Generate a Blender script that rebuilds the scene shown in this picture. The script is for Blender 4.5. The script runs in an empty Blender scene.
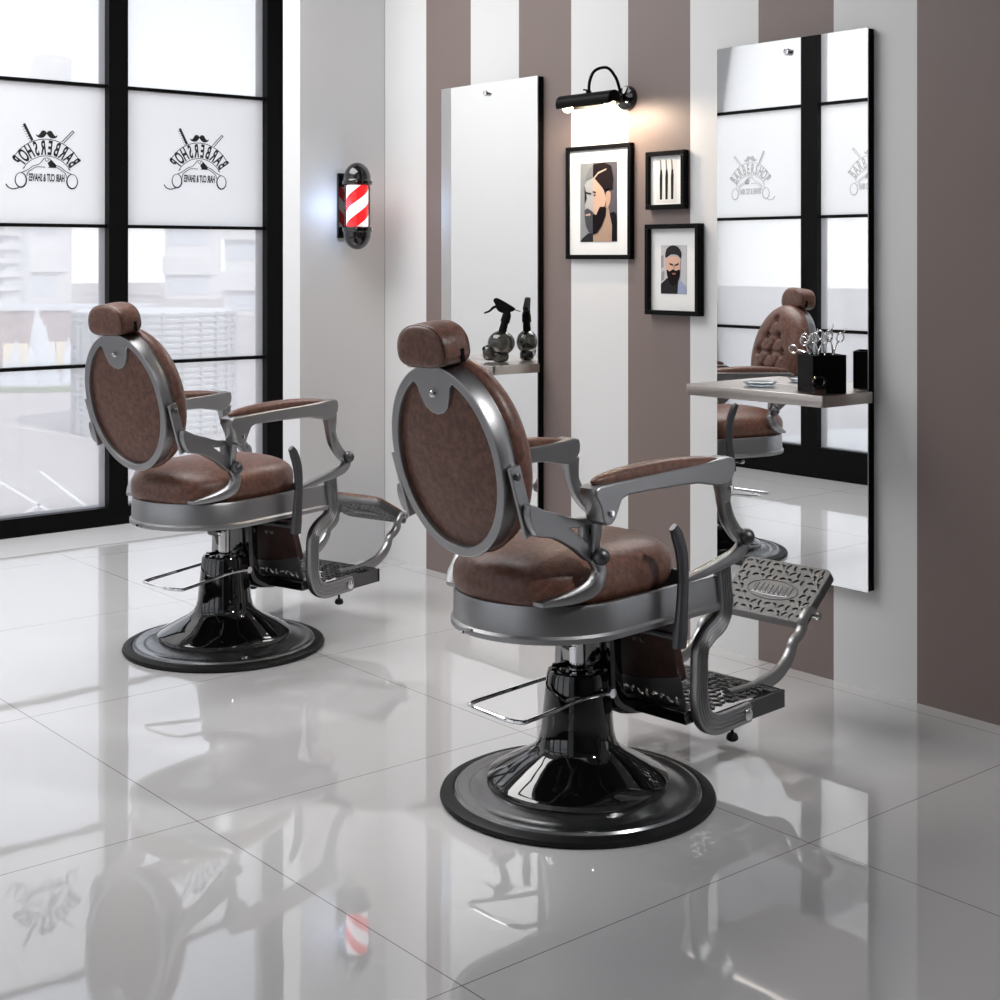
import bpy, bmesh, math, random
from mathutils import Vector, Matrix
random.seed(4)
PI = math.pi
SC = bpy.context.scene
COL = SC.collection
# ------------------------------------------------------------------ camera
cd = bpy.data.cameras.new('camera'); cam = bpy.data.objects.new('camera', cd); COL.objects.link(cam)
cam.location = (0, 0, 1.3); cam.rotation_euler = (PI/2, 0, -math.atan(1210/1450))
cd.sensor_width = 36; cd.lens = 52.2; cd.shift_y = -0.243; cd.clip_end = 2000; cd.clip_start = .02
SC.camera = cam
# ------------------------------------------------------------------ sky, sun, added fill, spot, exposure
w = bpy.data.worlds.new('sky'); SC.world = w; w.use_nodes = True
nt = w.node_tree; bgn = nt.nodes['Background']
tc = nt.nodes.new('ShaderNodeTexCoord'); sp = nt.nodes.new('ShaderNodeSeparateXYZ'); cr = nt.nodes.new('ShaderNodeValToRGB')
nt.links.new(tc.outputs['Generated'], sp.inputs[0]); nt.links.new(sp.outputs['Z'], cr.inputs[0]); nt.links.new(cr.outputs[0], bgn.inputs[0])
cr.color_ramp.elements[0].position = 0.0; cr.color_ramp.elements[0].color = (.95, .955, .97, 1)
cr.color_ramp.elements[1].position = .35; cr.color_ramp.elements[1].color = (.60, .66, .76, 1)
bgn.inputs[1].default_value = 1.95
sd = bpy.data.lights.new('sun', 'SUN'); sun = bpy.data.objects.new('sun', sd); COL.objects.link(sun)
sd.energy = 2.6; sd.angle = .02; sd.color = (1, .96, .9); sun.rotation_euler = (math.radians(50), 0, 0)
def area(name, loc, target, sx, sy, e, col=(1, 1, 1)):
    d = bpy.data.lights.new(name, 'AREA'); d.shape = 'RECTANGLE'; d.size = sx; d.size_y = sy; d.energy = e; d.color = col
    o = bpy.data.objects.new(name, d); COL.objects.link(o); o.location = loc
    o.rotation_euler = (Vector(target) - Vector(loc)).to_track_quat('-Z', 'Y').to_euler(); return o
area('ceiling_fill_far', (1.7, 4.8, 3.1), (1.7, 4.8, 0), 2.0, 2.4, 90, (1, .99, .98))  # added overhead fill for the rear of the room, no fixture seen
area('ceiling_fill_near', (1.6, 1.2, 3.1), (1.9, 1.6, 0), 1.4, .9, 2.5)  # weaker added fill above the foreground, its source unseen
kd = bpy.data.lights.new('ceiling_spot', 'SPOT'); key = bpy.data.objects.new('ceiling_spot', kd); COL.objects.link(key)
kd.energy = 170; kd.spot_size = math.radians(38); kd.spot_blend = .7; kd.shadow_soft_size = .10; key.location = (3.0, .3, 2.8)
key.rotation_euler = (Vector((2.45, 2.75, .55))-key.location).to_track_quat('-Z', 'Y').to_euler()
SC.view_settings.view_transform = 'Standard'; SC.view_settings.look = 'None'; SC.view_settings.gamma = 1
SC.view_settings.exposure = 0.12
try:
    SC.cycles.use_denoising = True; SC.cycles.max_bounces = 10; SC.cycles.transparent_max_bounces = 16
    SC.cycles.sample_clamp_indirect = 6
except Exception: pass
# ------------------------------------------------------------------ materials
def new_mat(name):
    m = bpy.data.materials.new(name); m.use_nodes = True
    return m, m.node_tree, m.node_tree.nodes['Principled BSDF']
def mat(name, col, rough=.5, metal=0, bump=0, bscale=200, var=0, vscale=20, ior=1.5, emis=None, es=0, coat=0, spec=None):
    m, t, p = new_mat(name)
    p.inputs['Base Color'].default_value = (*col, 1); p.inputs['Roughness'].default_value = rough
    p.inputs['Metallic'].default_value = metal; p.inputs['IOR'].default_value = ior
    p.inputs['Coat Weight'].default_value = coat
    if spec is not None: p.inputs['Specular IOR Level'].default_value = spec
    if emis: p.inputs['Emission Color'].default_value = (*emis, 1); p.inputs['Emission Strength'].default_value = es
    if bump or var:
        tcn = t.nodes.new('ShaderNodeTexCoord')
    if bump:
        n = t.nodes.new('ShaderNodeTexNoise'); n.inputs['Scale'].default_value = bscale; n.inputs['Detail'].default_value = 3
        b = t.nodes.new('ShaderNodeBump'); b.inputs['Strength'].default_value = bump; b.inputs['Distance'].default_value = .002
        t.links.new(tcn.outputs['Object'], n.inputs['Vector']); t.links.new(n.outputs[0], b.inputs['Height']); t.links.new(b.outputs[0], p.inputs['Normal'])
    if var:
        n = t.nodes.new('ShaderNodeTexNoise'); n.inputs['Scale'].default_value = vscale; n.inputs['Detail'].default_value = 6; n.inputs['Roughness'].default_value = .65
        r = t.nodes.new('ShaderNodeValToRGB')
        r.color_ramp.elements[0].position = .36; r.color_ramp.elements[1].position = .66
        r.color_ramp.elements[0].color = (*[c*(1-var) for c in col], 1); r.color_ramp.elements[1].color = (*[min(1, c*(1+var)) for c in col], 1)
        t.links.new(tcn.outputs['Object'], n.inputs['Vector']); t.links.new(n.outputs[0], r.inputs[0]); t.links.new(r.outputs[0], p.inputs['Base Color'])
    return m
M = {}
M['leather'] = mat('brown_leather', (.135, .060, .041), .40, bump=.35, bscale=160, var=.36, vscale=62)
M['leather_dark'] = mat('dark_leather', (.045, .02, .016), .4, bump=.3, bscale=120, var=.3, vscale=24)
M['pewter'] = mat('hammered_pewter', (.34, .34, .345), .36, 1, bump=.22, bscale=420)
M['pewter_cast'] = mat('cast_pewter', (.14, .14, .14), .5, 1, bump=.3, bscale=260)
M['pewter_dark'] = mat('dark_pewter', (.12, .12, .125), .4, 1, bump=.2, bscale=300)
M['steel'] = mat('brushed_steel', (.5, .46, .43), .3, 1, bump=.05, bscale=300)
M['chrome'] = mat('chrome', (.82, .82, .83), .08, 1)
M['gloss'] = mat('gloss_black', (.004, .004, .004), .05, ior=1.6, coat=.5)
M['rubber'] = mat('black_rubber', (.006, .006, .006), .5, spec=.25)
M['satin'] = mat('satin_dark_metal', (.26, .265, .27), .24, .95)
M['black'] = mat('black_paint', (.004, .004, .004), .42, spec=.08)
M['blackm'] = mat('black_matte', (.003, .003, .003), .7, spec=.1)
M['grey_dark'] = mat('dark_grey_paint', (.13, .13, .13), .7)
M['ceil'] = mat('mid_grey_ceiling', (.34, .34, .34), .8)
M['white'] = mat('white_paint', (.74, .74, .75), .55, bump=.03, bscale=60)
M['grey_wall'] = mat('grey_white_paint', (.72, .72, .73), .5, bump=.03, bscale=60)
M['mat_board'] = mat('white_mount_board', (.85, .85, .84), .8)
M['ink'] = mat('black_decal_ink', (.008, .006, .006), .6)
M['ink_grey'] = mat('grey_decal_ink', (.45, .45, .46), .6)
M['mirror'] = mat('mirror_silver', (.93, .94, .94), .004, 1)
M['threshold'] = mat('pale_threshold', (.62, .62, .63), .6)
M['bulb'] = mat('warm_bulb', (1, .9, .7), .4, emis=(1, .82, .58), es=7)
M['bristle'] = mat('brown_bristle', (.10, .05, .04), .8)
def glass_mat(name, film, filmcol, tint=(1, 1, 1), gl=1.0, rough=0.0):
    """thin pane: clear pass-through, a light film that scatters, and a fresnel reflection"""
    m = bpy.data.materials.new(name); m.use_nodes = True; t = m.node_tree; t.nodes.clear()
    out = t.nodes.new('ShaderNodeOutputMaterial'); tr = t.nodes.new('ShaderNodeBsdfTransparent'); tr.inputs[0].default_value = (*tint, 1)
    tl = t.nodes.new('ShaderNodeBsdfTranslucent'); tl.inputs[0].default_value = (*filmcol, 1)
    df = t.nodes.new('ShaderNodeBsdfDiffuse'); df.inputs[0].default_value = (*filmcol, 1)
    mx0 = t.nodes.new('ShaderNodeMixShader'); mx0.inputs[0].default_value = .25
    t.links.new(tl.outputs[0], mx0.inputs[1]); t.links.new(df.outputs[0], mx0.inputs[2])
    mx = t.nodes.new('ShaderNodeMixShader'); mx.inputs[0].default_value = film
    t.links.new(tr.outputs[0], mx.inputs[1]); t.links.new(mx0.outputs[0], mx.inputs[2])
    g = t.nodes.new('ShaderNodeBsdfGlossy'); g.inputs['Roughness'].default_value = rough
    fr = t.nodes.new('ShaderNodeFresnel'); fr.inputs[0].default_value = 1.5
    mu = t.nodes.new('ShaderNodeMath'); mu.operation = 'MULTIPLY'; mu.inputs[1].default_value = gl
    t.links.new(fr.outputs[0], mu.inputs[0])
    m2 = t.nodes.new('ShaderNodeMixShader'); t.links.new(mu.outputs[0], m2.inputs[0]); t.links.new(mx.outputs[0], m2.inputs[1]); t.links.new(g.outputs[0], m2.inputs[2])
    t.links.new(m2.outputs[0], out.inputs[0]); return m
M['pane'] = glass_mat('window_glass', .38, (.95, .95, .97), gl=1.3)  # whitish film mixed into the clear glass to imitate haze over the city
M['frost'] = glass_mat('frosted_film_glass', .86, (1, 1, 1), gl=.6)
M['smoke'] = glass_mat('smoked_glass', .25, (.10, .10, .09), tint=(.30, .29, .26), gl=2.0, rough=.05)
M['dish'] = glass_mat('pale_blue_glass', .45, (.62, .72, .80), tint=(.8, .88, .95), gl=1.2)
M['tube'] = glass_mat('clear_tube', .0, (1, 1, 1), gl=1)
def floor_mat():
    m, t, p = new_mat('glossy_porcelain_tiles')
    p.inputs['Roughness'].default_value = .03; p.inputs['IOR'].default_value = 2.25
    g = t.nodes.new('ShaderNodeNewGeometry'); s = t.nodes.new('ShaderNodeSeparateXYZ'); t.links.new(g.outputs['Position'], s.inputs[0])
    def mth(op, a, b=None):
        n = t.nodes.new('ShaderNodeMath'); n.operation = op
        for i, v in enumerate((a, b)):
            if v is None: continue
            if isinstance(v, (int, float)): n.inputs[i].default_value = v
            else: t.links.new(v, n.inputs[i])
        return n.outputs[0]
    ls = []
    for ax, off in (('X', 1.605), ('Y', 2.03)):
        v = mth('FRACT', mth('DIVIDE', mth('ADD', mth('SUBTRACT', s.outputs[ax], off), 98.3 + .0012), .983))
        ls.append(mth('LESS_THAN', v, .0024))
    j = mth('MAXIMUM', ls[0], ls[1])
    n = t.nodes.new('ShaderNodeTexNoise'); n.inputs['Scale'].default_value = .8
    mix = t.nodes.new('ShaderNodeMix'); mix.data_type = 'RGBA'
    t.links.new(j, mix.inputs[0]); mix.inputs[6].default_value = (.60, .595, .60, 1); mix.inputs[7].default_value = (.16, .15, .14, 1)
    t.links.new(mix.outputs[2], p.inputs['Base Color'])
    # very slight waviness, as polished tiles have
    n.inputs['Scale'].default_value = 5; b = t.nodes.new('ShaderNodeBump'); b.inputs['Strength'].default_value = .03; b.inputs['Distance'].default_value = .01
    t.links.new(g.outputs['Position'], n.inputs['Vector']); t.links.new(n.outputs[0], b.inputs['Height']); t.links.new(b.outputs[0], p.inputs['Normal'])
    return m
M['floor'] = floor_mat()
def stripe_mat():
    m, t, p = new_mat('striped_wall_paint'); p.inputs['Roughness'].default_value = .5
    g = t.nodes.new('ShaderNodeNewGeometry'); s = t.nodes.new('ShaderNodeSeparateXYZ'); t.links.new(g.outputs['Position'], s.inputs[0])
    a = t.nodes.new('ShaderNodeMath'); a.operation = 'ADD'; a.inputs[1].default_value = -2.466 + .5944*10
    d = t.nodes.new('ShaderNodeMath'); d.operation = 'DIVIDE'; d.inputs[1].default_value = .5944
    f = t.nodes.new('ShaderNodeMath'); f.operation = 'FRACT'; l = t.nodes.new('ShaderNodeMath'); l.operation = 'LESS_THAN'; l.inputs[1].default_value = .5
    t.links.new(s.outputs['Y'], a.inputs[0]); t.links.new(a.outputs[0], d.inputs[0]); t.links.new(d.outputs[0], f.inputs[0]); t.links.new(f.outputs[0], l.inputs[0])
    mix = t.nodes.new('ShaderNodeMix'); mix.data_type = 'RGBA'; t.links.new(l.outputs[0], mix.inputs[0])
    mix.inputs[6].default_value = (.205, .160, .147, 1); mix.inputs[7].default_value = (.74, .74, .74, 1)
    t.links.new(mix.outputs[2], p.inputs['Base Color']); return m
M['stripe'] = stripe_mat()
def pole_mat():
    m, t, p = new_mat('red_white_spiral_sign')
    tcn = t.nodes.new('ShaderNodeTexCoord'); s = t.nodes.new('ShaderNodeSeparateXYZ'); t.links.new(tcn.outputs['Object'], s.inputs[0])
    def mth(op, a, b=None):
        n = t.nodes.new('ShaderNodeMath'); n.operation = op
        for i, v in enumerate((a, b)):
            if v is None: continue
            if isinstance(v, (int, float)): n.inputs[i].default_value = v
            else: t.links.new(v, n.inputs[i])
        return n.outputs[0]
    an = mth('DIVIDE', mth('ARCTAN2', s.outputs['Y'], s.outputs['X']), 2*PI)
    v = mth('FRACT', mth('ADD', mth('ADD', mth('MULTIPLY', s.outputs['Z'], 9.4), mth('MULTIPLY', an, -2)), 10.30))
    r = mth('LESS_THAN', v, .5)
    mix = t.nodes.new('ShaderNodeMix'); mix.data_type = 'RGBA'; t.links.new(r, mix.inputs[0])
    mix.inputs[6].default_value = (.95, .97, 1, 1); mix.inputs[7].default_value = (.85, .02, .025, 1)
    t.links.new(mix.outputs[2], p.inputs['Base Color']); t.links.new(mix.outputs[2], p.inputs['Emission Color'])
    p.inputs['Emission Strength'].default_value = .75; p.inputs['Roughness'].default_value = .2; return m
M['spiral'] = pole_mat()
# ------------------------------------------------------------------ helpers
def tag(o, label=None, cat=None, group=None, kind=None):
    if label: o['label'] = label
    if cat: o['category'] = cat
    if group: o['group'] = group
    if kind: o['kind'] = kind
    return o
def empty(name, loc=(0, 0, 0), rz=0, kind=None):
    o = bpy.data.objects.new(name, None); COL.objects.link(o); o.location = loc; o.rotation_euler = (0, 0, rz); o.empty_display_size = .05
    if kind: o['kind'] = kind
    return o
def link_me(name, me, m, parent=None, sharp=35, bevel=0, seg=2):
    me.materials.clear(); me.materials.append(m)
    for p in me.polygons: p.use_smooth = True
    try: me.set_sharp_from_angle(angle=math.radians(sharp))
    except Exception: pass
    o = bpy.data.objects.new(name, me); COL.objects.link(o)
    if parent: o.parent = parent
    if bevel:
        b = o.modifiers.new('b', 'BEVEL'); b.width = bevel; b.segments = seg; b.limit_method = 'ANGLE'; b.angle_limit = math.radians(40)
    return o
def obj(name, bm, m, parent=None, sharp=35, bevel=0, seg=2, kind=None):
    bmesh.ops.recalc_face_normals(bm, faces=bm.faces)
    me = bpy.data.meshes.new(name); bm.to_mesh(me); bm.free()
    o = link_me(name, me, m, parent, sharp, bevel, seg)
    if kind: o['kind'] = kind
    return o
def BM(): return bmesh.new()
def box(bm, x0, x1, y0, y1, z0, z1, mtx=None):
    vs = [bm.verts.new((x, y, z)) for x in (x0, x1) for y in (y0, y1) for z in (z0, z1)]
    if mtx:
        for v in vs: v.co = mtx @ v.co
    for f in ((0, 1, 3, 2), (4, 6, 7, 5), (0, 4, 5, 1), (2, 3, 7, 6), (0, 2, 6, 4), (1, 5, 7, 3)): bm.faces.new([vs[i] for i in f])
    return bm
def lathe(bm, prof, seg=48, c=(0, 0, 0), mtx=None):
    rings = []
    for r, z in prof:
        if r < 1e-6: rings.append([bm.verts.new((c[0], c[1], c[2]+z))])
        else: rings.append([bm.verts.new((c[0]+r*math.cos(2*PI*k/seg), c[1]+r*math.sin(2*PI*k/seg), c[2]+z)) for k in range(seg)])
    for a, b in zip(rings, rings[1:]):
        for k in range(seg):
            q = [a[k % len(a)], a[(k+1) % len(a)], b[(k+1) % len(b)], b[k % len(b)]]
            u = []
            for v in q:
                if v not in u: u.append(v)
            if len(u) > 2: bm.faces.new(u)
    for rg, flip in ((rings[0], 1), (rings[-1], 0)):
        if len(rg) > 2: bm.faces.new(rg[::-1] if flip else rg)
    if mtx:
        for rg in rings:
            for v in rg: v.co = mtx @ v.co
    return bm
def catmull(pts, n=6, closed=False):
    P = [Vector(p) for p in pts]; out = []; N = len(P)
    rng = range(N if closed else N-1)
    for i in rng:
        p0 = P[(i-1) % N] if (closed or i > 0) else P[0]*2-P[1]
        p1 = P[i]; p2 = P[(i+1) % N]; p3 = P[(i+2) % N] if (closed or i+2 < N) else P[-1]*2-P[-2]
        for k in range(n):
            t = k/n
            out.append(.5*((2*p1)+(-p0+p2)*t+(2*p0-5*p1+4*p2-p3)*t*t+(-p0+3*p1-3*p2+p3)*t**3))
    if not closed: out.append(P[-1])
    return out
def tube(bm, pts, r, seg=10, smooth=0, closed=False, cap=True):
    """round bar along pts; r a number or one radius per point"""
    P = [Vector(p) for p in pts]; R = r if isinstance(r, (list, tuple)) else [r]*len(P)
    if smooth:
        Q = catmull([(p.x, p.y, p.z) for p in P], smooth, closed)
        R4 = []
        n = len(P)
        for i in range(len(Q)):
            f = i/smooth; a = int(f) % n; b = (a+1) % n if closed else min(a+1, n-1); R4.append(R[a]+(R[b]-R[a])*(f-int(f)))
        P, R = Q, R4
    rings = []; up = None
    for i, p in enumerate(P):
        if closed: d = P[(i+1) % len(P)]-P[i-1]
        else: d = P[min(i+1, len(P)-1)]-P[max(i-1, 0)]
        d.normalize()
        if up is None: up = Vector((0, 0, 1)) if abs(d.z) < .9 else Vector((1, 0, 0))
        s = d.cross(up).normalized(); up = s.cross(d).normalized()
        rings.append([bm.verts.new(p+(s*math.cos(2*PI*k/seg)+up*math.sin(2*PI*k/seg))*R[i]) for k in range(seg)])
    prs = list(zip(rings, rings[1:]))
    if closed: prs.append((rings[-1], rings[0]))
    for a, b in prs:
        for k in range(seg): bm.faces.new([a[k], a[(k+1) % seg], b[(k+1) % seg], b[k]])
    if cap and not closed: bm.faces.new(rings[0][::-1]); bm.faces.new(rings[-1])
    return bm
def band(bm, pts, wid, thick, smooth=6, rnd=.3, y=None):
    """bar swept in the x-z plane: pts (x,z) or (x,y,z); wid = in-plane width(s), thick = size along y"""
    P = [Vector((p[0], y, p[1])) if len(p) == 2 else Vector(p) for p in pts]
    W = wid if isinstance(wid, (list, tuple)) else [wid]*len(P); T = thick if isinstance(thick, (list, tuple)) else [thick]*len(P)
    if smooth:
        Q = catmull([tuple(p) for p in P], smooth); n = len(P)
        g = lambda A, i: A[min(int(i/smooth), n-1)]+(A[min(int(i/smooth)+1, n-1)]-A[min(int(i/smooth), n-1)])*(i/smooth-int(i/smooth))
        W = [g(W, i) for i in range(len(Q))]; T = [g(T, i) for i in range(len(Q))]; P = Q
    rings = []
    for i, p in enumerate(P):
        d = P[min(i+1, len(P)-1)]-P[max(i-1, 0)]; d.normalize()
        n_ = Vector((-d.z, 0, d.x)); n_.normalize(); b_ = Vector((0, 1, 0))
        a, c = W[i]/2, T[i]/2; k = min(a, c)*rnd*2
        sh = [(-a+k, -c), (a-k, -c), (a-k*.3, -c+k*.3), (a, -c+k), (a, c-k), (a-k*.3, c-k*.3), (a-k, c), (-a+k, c), (-a+k*.3, c-k*.3), (-a, c-k), (-a, -c+k), (-a+k*.3, -c+k*.3)]
        rings.append([bm.verts.new(p+n_*u+b_*v) for u, v in sh])
    m = len(rings[0])
    for a, b in zip(rings, rings[1:]):
        for k in range(m): bm.faces.new([a[k], a[(k+1) % m], b[(k+1) % m], b[k]])
    bm.faces.new(rings[0][::-1]); bm.faces.new(rings[-1]); return bm
def sphere(bm, c, r, sx=1, sy=1, sz=1, seg=16):
    m = Matrix.Translation(c) @ Matrix.Diagonal((r*sx, r*sy, r*sz, 1))
    bmesh.ops.create_uvsphere(bm, u_segments=seg, v_segments=max(8, seg//2), radius=1, matrix=m); return bm
def plate_me(loops, thick, bevel=0, mtx=None, bezier=False, text=None, tsize=1):
    """filled 2-D outline(s) (first outer, others holes or islands) extruded by thick, centred on z=0"""
    if text is None:
        cu = bpy.data.curves.new('c', 'CURVE')
        for lp in loops:
            s = cu.splines.new('POLY'); s.points.add(len(lp)-1)
            for i, p in enumerate(lp): s.points[i].co = (p[0], p[1], 0, 1)
            s.use_cyclic_u = True
    else:
        cu = bpy.data.curves.new('c', 'FONT'); cu.body = text; cu.size = tsize; cu.align_x = 'CENTER'; cu.resolution_u = 3; cu.offset = .028*tsize
    if text is None: cu.dimensions = '2D'
    cu.fill_mode = 'BOTH'; cu.extrude = max(thick/2-bevel, 0); cu.bevel_depth = bevel; cu.bevel_resolution = 1
    o = bpy.data.objects.new('c', cu); COL.objects.link(o); bpy.context.view_layer.update()
    dg = bpy.context.evaluated_depsgraph_get(); me = bpy.data.meshes.new_from_object(o.evaluated_get(dg))
    bpy.data.objects.remove(o); bpy.data.curves.remove(cu)
    if mtx: me.transform(mtx)
    return me
def plates(bm, loops, thick, bevel=0, mtx=None, **k):
    me = plate_me(loops, thick, bevel, mtx, **k); bm.from_mesh(me); bpy.data.meshes.remove(me); return bm
def XZ(y=0):   # outline (x,z) -> plane of constant y
    return Matrix(((1, 0, 0, 0), (0, 0, -1, y), (0, 1, 0, 0), (0, 0, 0, 1)))
def ellipse(a, b, n=48, cx=0, cy=0, t0=0, t1=2*PI):
    return [(cx+a*math.cos(t0+(t1-t0)*k/n), cy+b*math.sin(t0+(t1-t0)*k/n)) for k in range(n)]
def smooth2(pts, n=5): return [(p.x, p.y) for p in catmull([(a, b, 0) for a, b in pts], n, True)]
def copy_tree(o, parent=None):
    c = o.copy(); COL.objects.link(c)
    if parent: c.parent = parent
    for ch in list(o.children): copy_tree(ch, c)
    return c
# ------------------------------------------------------------------ the room
XR, YB, XL, YF = 3.641, 6.583, .33, -1.6
def sbox(name, x0, x1, y0, y1, z0, z1, m, parent=None, bevel=0):
    o = obj(name, box(BM(), x0, x1, y0, y1, z0, z1), m, parent, bevel=bevel)
    if not parent: o['kind'] = 'structure'
    return o
sbox('floor', -1.9, 4.4, YF-.15, YB+.16, -.12, 0, M['floor'])
sbox('ceiling', -1.9, 4.4, YF-.15, YB+.16, 3.2, 3.3, M['ceil'])
bm = box(BM(), XR, XR+.14, 1.75, 5.143, 0, 3.2); box(bm, XR, XR+.14, YF, .15, 0, 3.2); box(bm, XR, XR+.14, .15, 1.75, 0, .12); box(bm, XR, XR+.14, .15, 1.75, 2.7, 3.2)
obj('wall_right', bm, M['stripe'], kind='structure')
sbox('wall_back', 3.2126, 4.2, 5.143, 5.277, 0, 3.2, M['grey_wall'])
sbox('wall_alcove', 4.06, 4.2, 5.277, YB, 0, 3.2, M['white'])
sbox('wall_front', -1.9, 3.781, YF-.15, YF, 0, 3.2, M['grey_dark'])
sbox('wall_entry', -1.9, -1.75, YF, 1.0, 0, 3.2, M['grey_dark'])
sbox('wall_return', -1.75, XL, 1.0, 1.12, 0, 3.2, M['grey_dark'])
sbox('wall_corner', XL-.1, 2.15, YB, YB+.14, 0, 3.2, M['grey_wall'])
sbox('wall_lintel', 2.15, 4.2, YB, YB+.14, 2.9, 3.2, M['white'])
sbox('trim_threshold', 2.15, 4.06, YB-.43, YB, .0, .006, M['threshold'])
# windows of the far wall: one bay = frame bars, four panes, the decal on the second
def decal(parent, cx, cz, wd, plane, m):
    """crossed-scissors sign on the glass, drawn to read from outside"""
    bm = BM(); S = wd
    def arc(r0, r1, a0, a1, cy, n=28):
        o = [(r1*math.cos(math.radians(a0+(a1-a0)*k/n)), cy+r1*math.sin(math.radians(a0+(a1-a0)*k/n))) for k in range(n+1)]
        i = [(r0*math.cos(math.radians(a0+(a1-a0)*k/n)), cy+r0*math.sin(math.radians(a0+(a1-a0)*k/n))) for k in range(n+1)]
        return o+i[::-1]
    def line(p, q, t):
        d = Vector((q[0]-p[0], q[1]-p[1])); d.normalize(); n = Vector((-d.y, d.x))*t/2
        return [(p[0]+n.x, p[1]+n.y), (q[0]+n.x, q[1]+n.y), (q[0]-n.x, q[1]-n.y), (p[0]-n.x, p[1]-n.y)]
    def poly(pts, t): 
        Q = [(p.x, p.y) for p in catmull([(a, b, 0) for a, b in pts], 5)]
        up, dn = [], []
        for i, p in enumerate(Q):
            a = Q[max(i-1, 0)]; b = Q[min(i+1, len(Q)-1)]; d = Vector((b[0]-a[0], b[1]-a[1])); d.normalize()
            up.append((p[0]-d.y*t/2, p[1]+d.x*t/2)); dn.append((p[0]+d.y*t/2, p[1]-d.x*t/2))
        return up+dn[::-1]
    th = .0012/S
    cy = -.32
    lp = []
    add = lambda o: plates(bm, [o] if not isinstance(o[0][0], (tuple, list)) else o, th)
    add(arc(.495, .504, 28, 152, -.324)); add(arc(.364, .372, 31, 149, -.407))
    for q in (-1, 1): add(line((q*.441, -.087), (q*.400, -.10), .009)); add(line((q*.315, -.215), (q*.29, -.195), .009))
    for i, ch in enumerate('BARBERSHOP'):   # letters fanned along the banner
        a = math.radians(145-110*i/9)
        me = plate_me(None, th, text=ch, tsize=.255)
        rb = .352+.012*abs(i-4.5)/4.5
        me.transform(Matrix.Translation((rb*math.cos(a), -.372+rb*math.sin(a), 0)) @ Matrix.Rotation(a-PI/2, 4, 'Z') @ Matrix.Diagonal((.45, 1, 1, 1)))
        bm.from_mesh(me); bpy.data.meshes.remove(me)
    me = plate_me(None, th, text='HAIR CUT & SHAVES', tsize=.135); xs = [v.co.x for v in me.vertices]
    me.transform(Matrix.Translation((0, -.365, 0)) @ Matrix.Diagonal((.475/(max(xs)-min(xs)), 1, 1, 1)))
    bm.from_mesh(me); bpy.data.meshes.remove(me)
    # moustache
    half = [(0, .255), (.03, .285), (.065, .28), (.09, .245), (.115, .22), (.14, .235), (.13, .205), (.09, .19), (.05, .195), (.02, .22)]
    add(smooth2(half, 4)); add(smooth2([(-a, b) for a, b in half], 4))
    # comb and razor behind the banner
    add(line((.19, .150), (.30, .360), .034)); 
    for k in range(7): add(line((.205+.0155*k, .150+.0295*k), (.232+.0155*k, .137+.0295*k), .006))
    add(line((-.20, .15), (-.345, .30), .010)); add(line((-.225, .135), (-.365, .285), .010)); add(line((-.345, .305), (-.37, .28), .010))
    # scissor arms and finger rings
    for s in (-1, 1):
        add(poly([(s*.03, -.065), (s*.10, -.145), (s*.18, -.175), (s*.25, -.225), (s*.33, -.262)], .009))
        add(poly([(s*.02, -.185), (s*.13, -.185), (s*.19, -.215), (s*.25, -.26), (s*.262, -.31)], .009))
        add([ellipse(.080, .100, 30, s*.340, -.360), ellipse(.065, .086, 30, s*.343, -.355)[::-1]])
    add(poly([(.36, -.455), (.44, -.475), (.50, -.455), (.535, -.415)], .014))
    add([(-.01, -.13), (-.06, -.085), (-.13, -.155), (-.12, -.19), (-.04, -.19)]); add([ellipse(.026, .026, 16, .0, -.085), ellipse(.019, .019, 16, .0, -.085)[::-1]])
    if plane[0] == 'Y': mt = Matrix(((-S, 0, 0, cx), (0, 0, S, plane[1]), (0, S, 0, cz), (0, 0, 0, 1)))
    else: mt = Matrix(((0, 0, -S, plane[1]), (-S, 0, 0, cx), (0, S, 0, cz), (0, 0, 0, 1)))
    bmesh.ops.transform(bm, matrix=mt, verts=bm.verts)
    o = obj('decal', bm, m, parent); o['label'] = 'barbershop sign of comb, razor, moustache and scissors on the glass'
    return o
def bay_Y(n, x0, x1, post_l, post_r, dcx, dcz, dw):
    t = empty('window_%d' % n, ((x0+x1)/2, YB, 0), kind='structure'); inv = Matrix.Translation((-(x0+x1)/2, -YB, 0))
    def fin(o): o.data.transform(inv); return o
    bm = BM(); box(bm, x0-post_l, x0, YB-.02, YB+.10, 0, 2.9); box(bm, x1, x1+post_r, YB-.02, YB+.10, 0, 2.9)
    box(bm, x0, x1, YB-.02, YB+.10, .0, .093); box(bm, x0, x1, YB-.02, YB+.10, 2.82, 2.9)
    for z in (.779, 1.449, 2.124): box(bm, x0, x1, YB+.0, YB+.05, z-.008, z+.008)
    fin(obj('frame', bm, M['black'], t))
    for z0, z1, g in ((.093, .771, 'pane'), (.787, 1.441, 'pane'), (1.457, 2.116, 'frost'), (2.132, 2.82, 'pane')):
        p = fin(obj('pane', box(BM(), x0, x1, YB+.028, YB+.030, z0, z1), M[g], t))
        if g == 'frost': p['label'] = 'white frosted pane'
    bm = BM()   # pale inner reveal beads beside the dark posts
    fin(decal(t, dcx, dcz, dw, ('Y', YB+.024), M['ink']))
bay_Y(1, 2.25, 3.027, .10, .049, 2.735, 1.790, .366)
bay_Y(2, 3.125, 3.901, .049, .12, 3.533, 1.812, .366)
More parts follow.
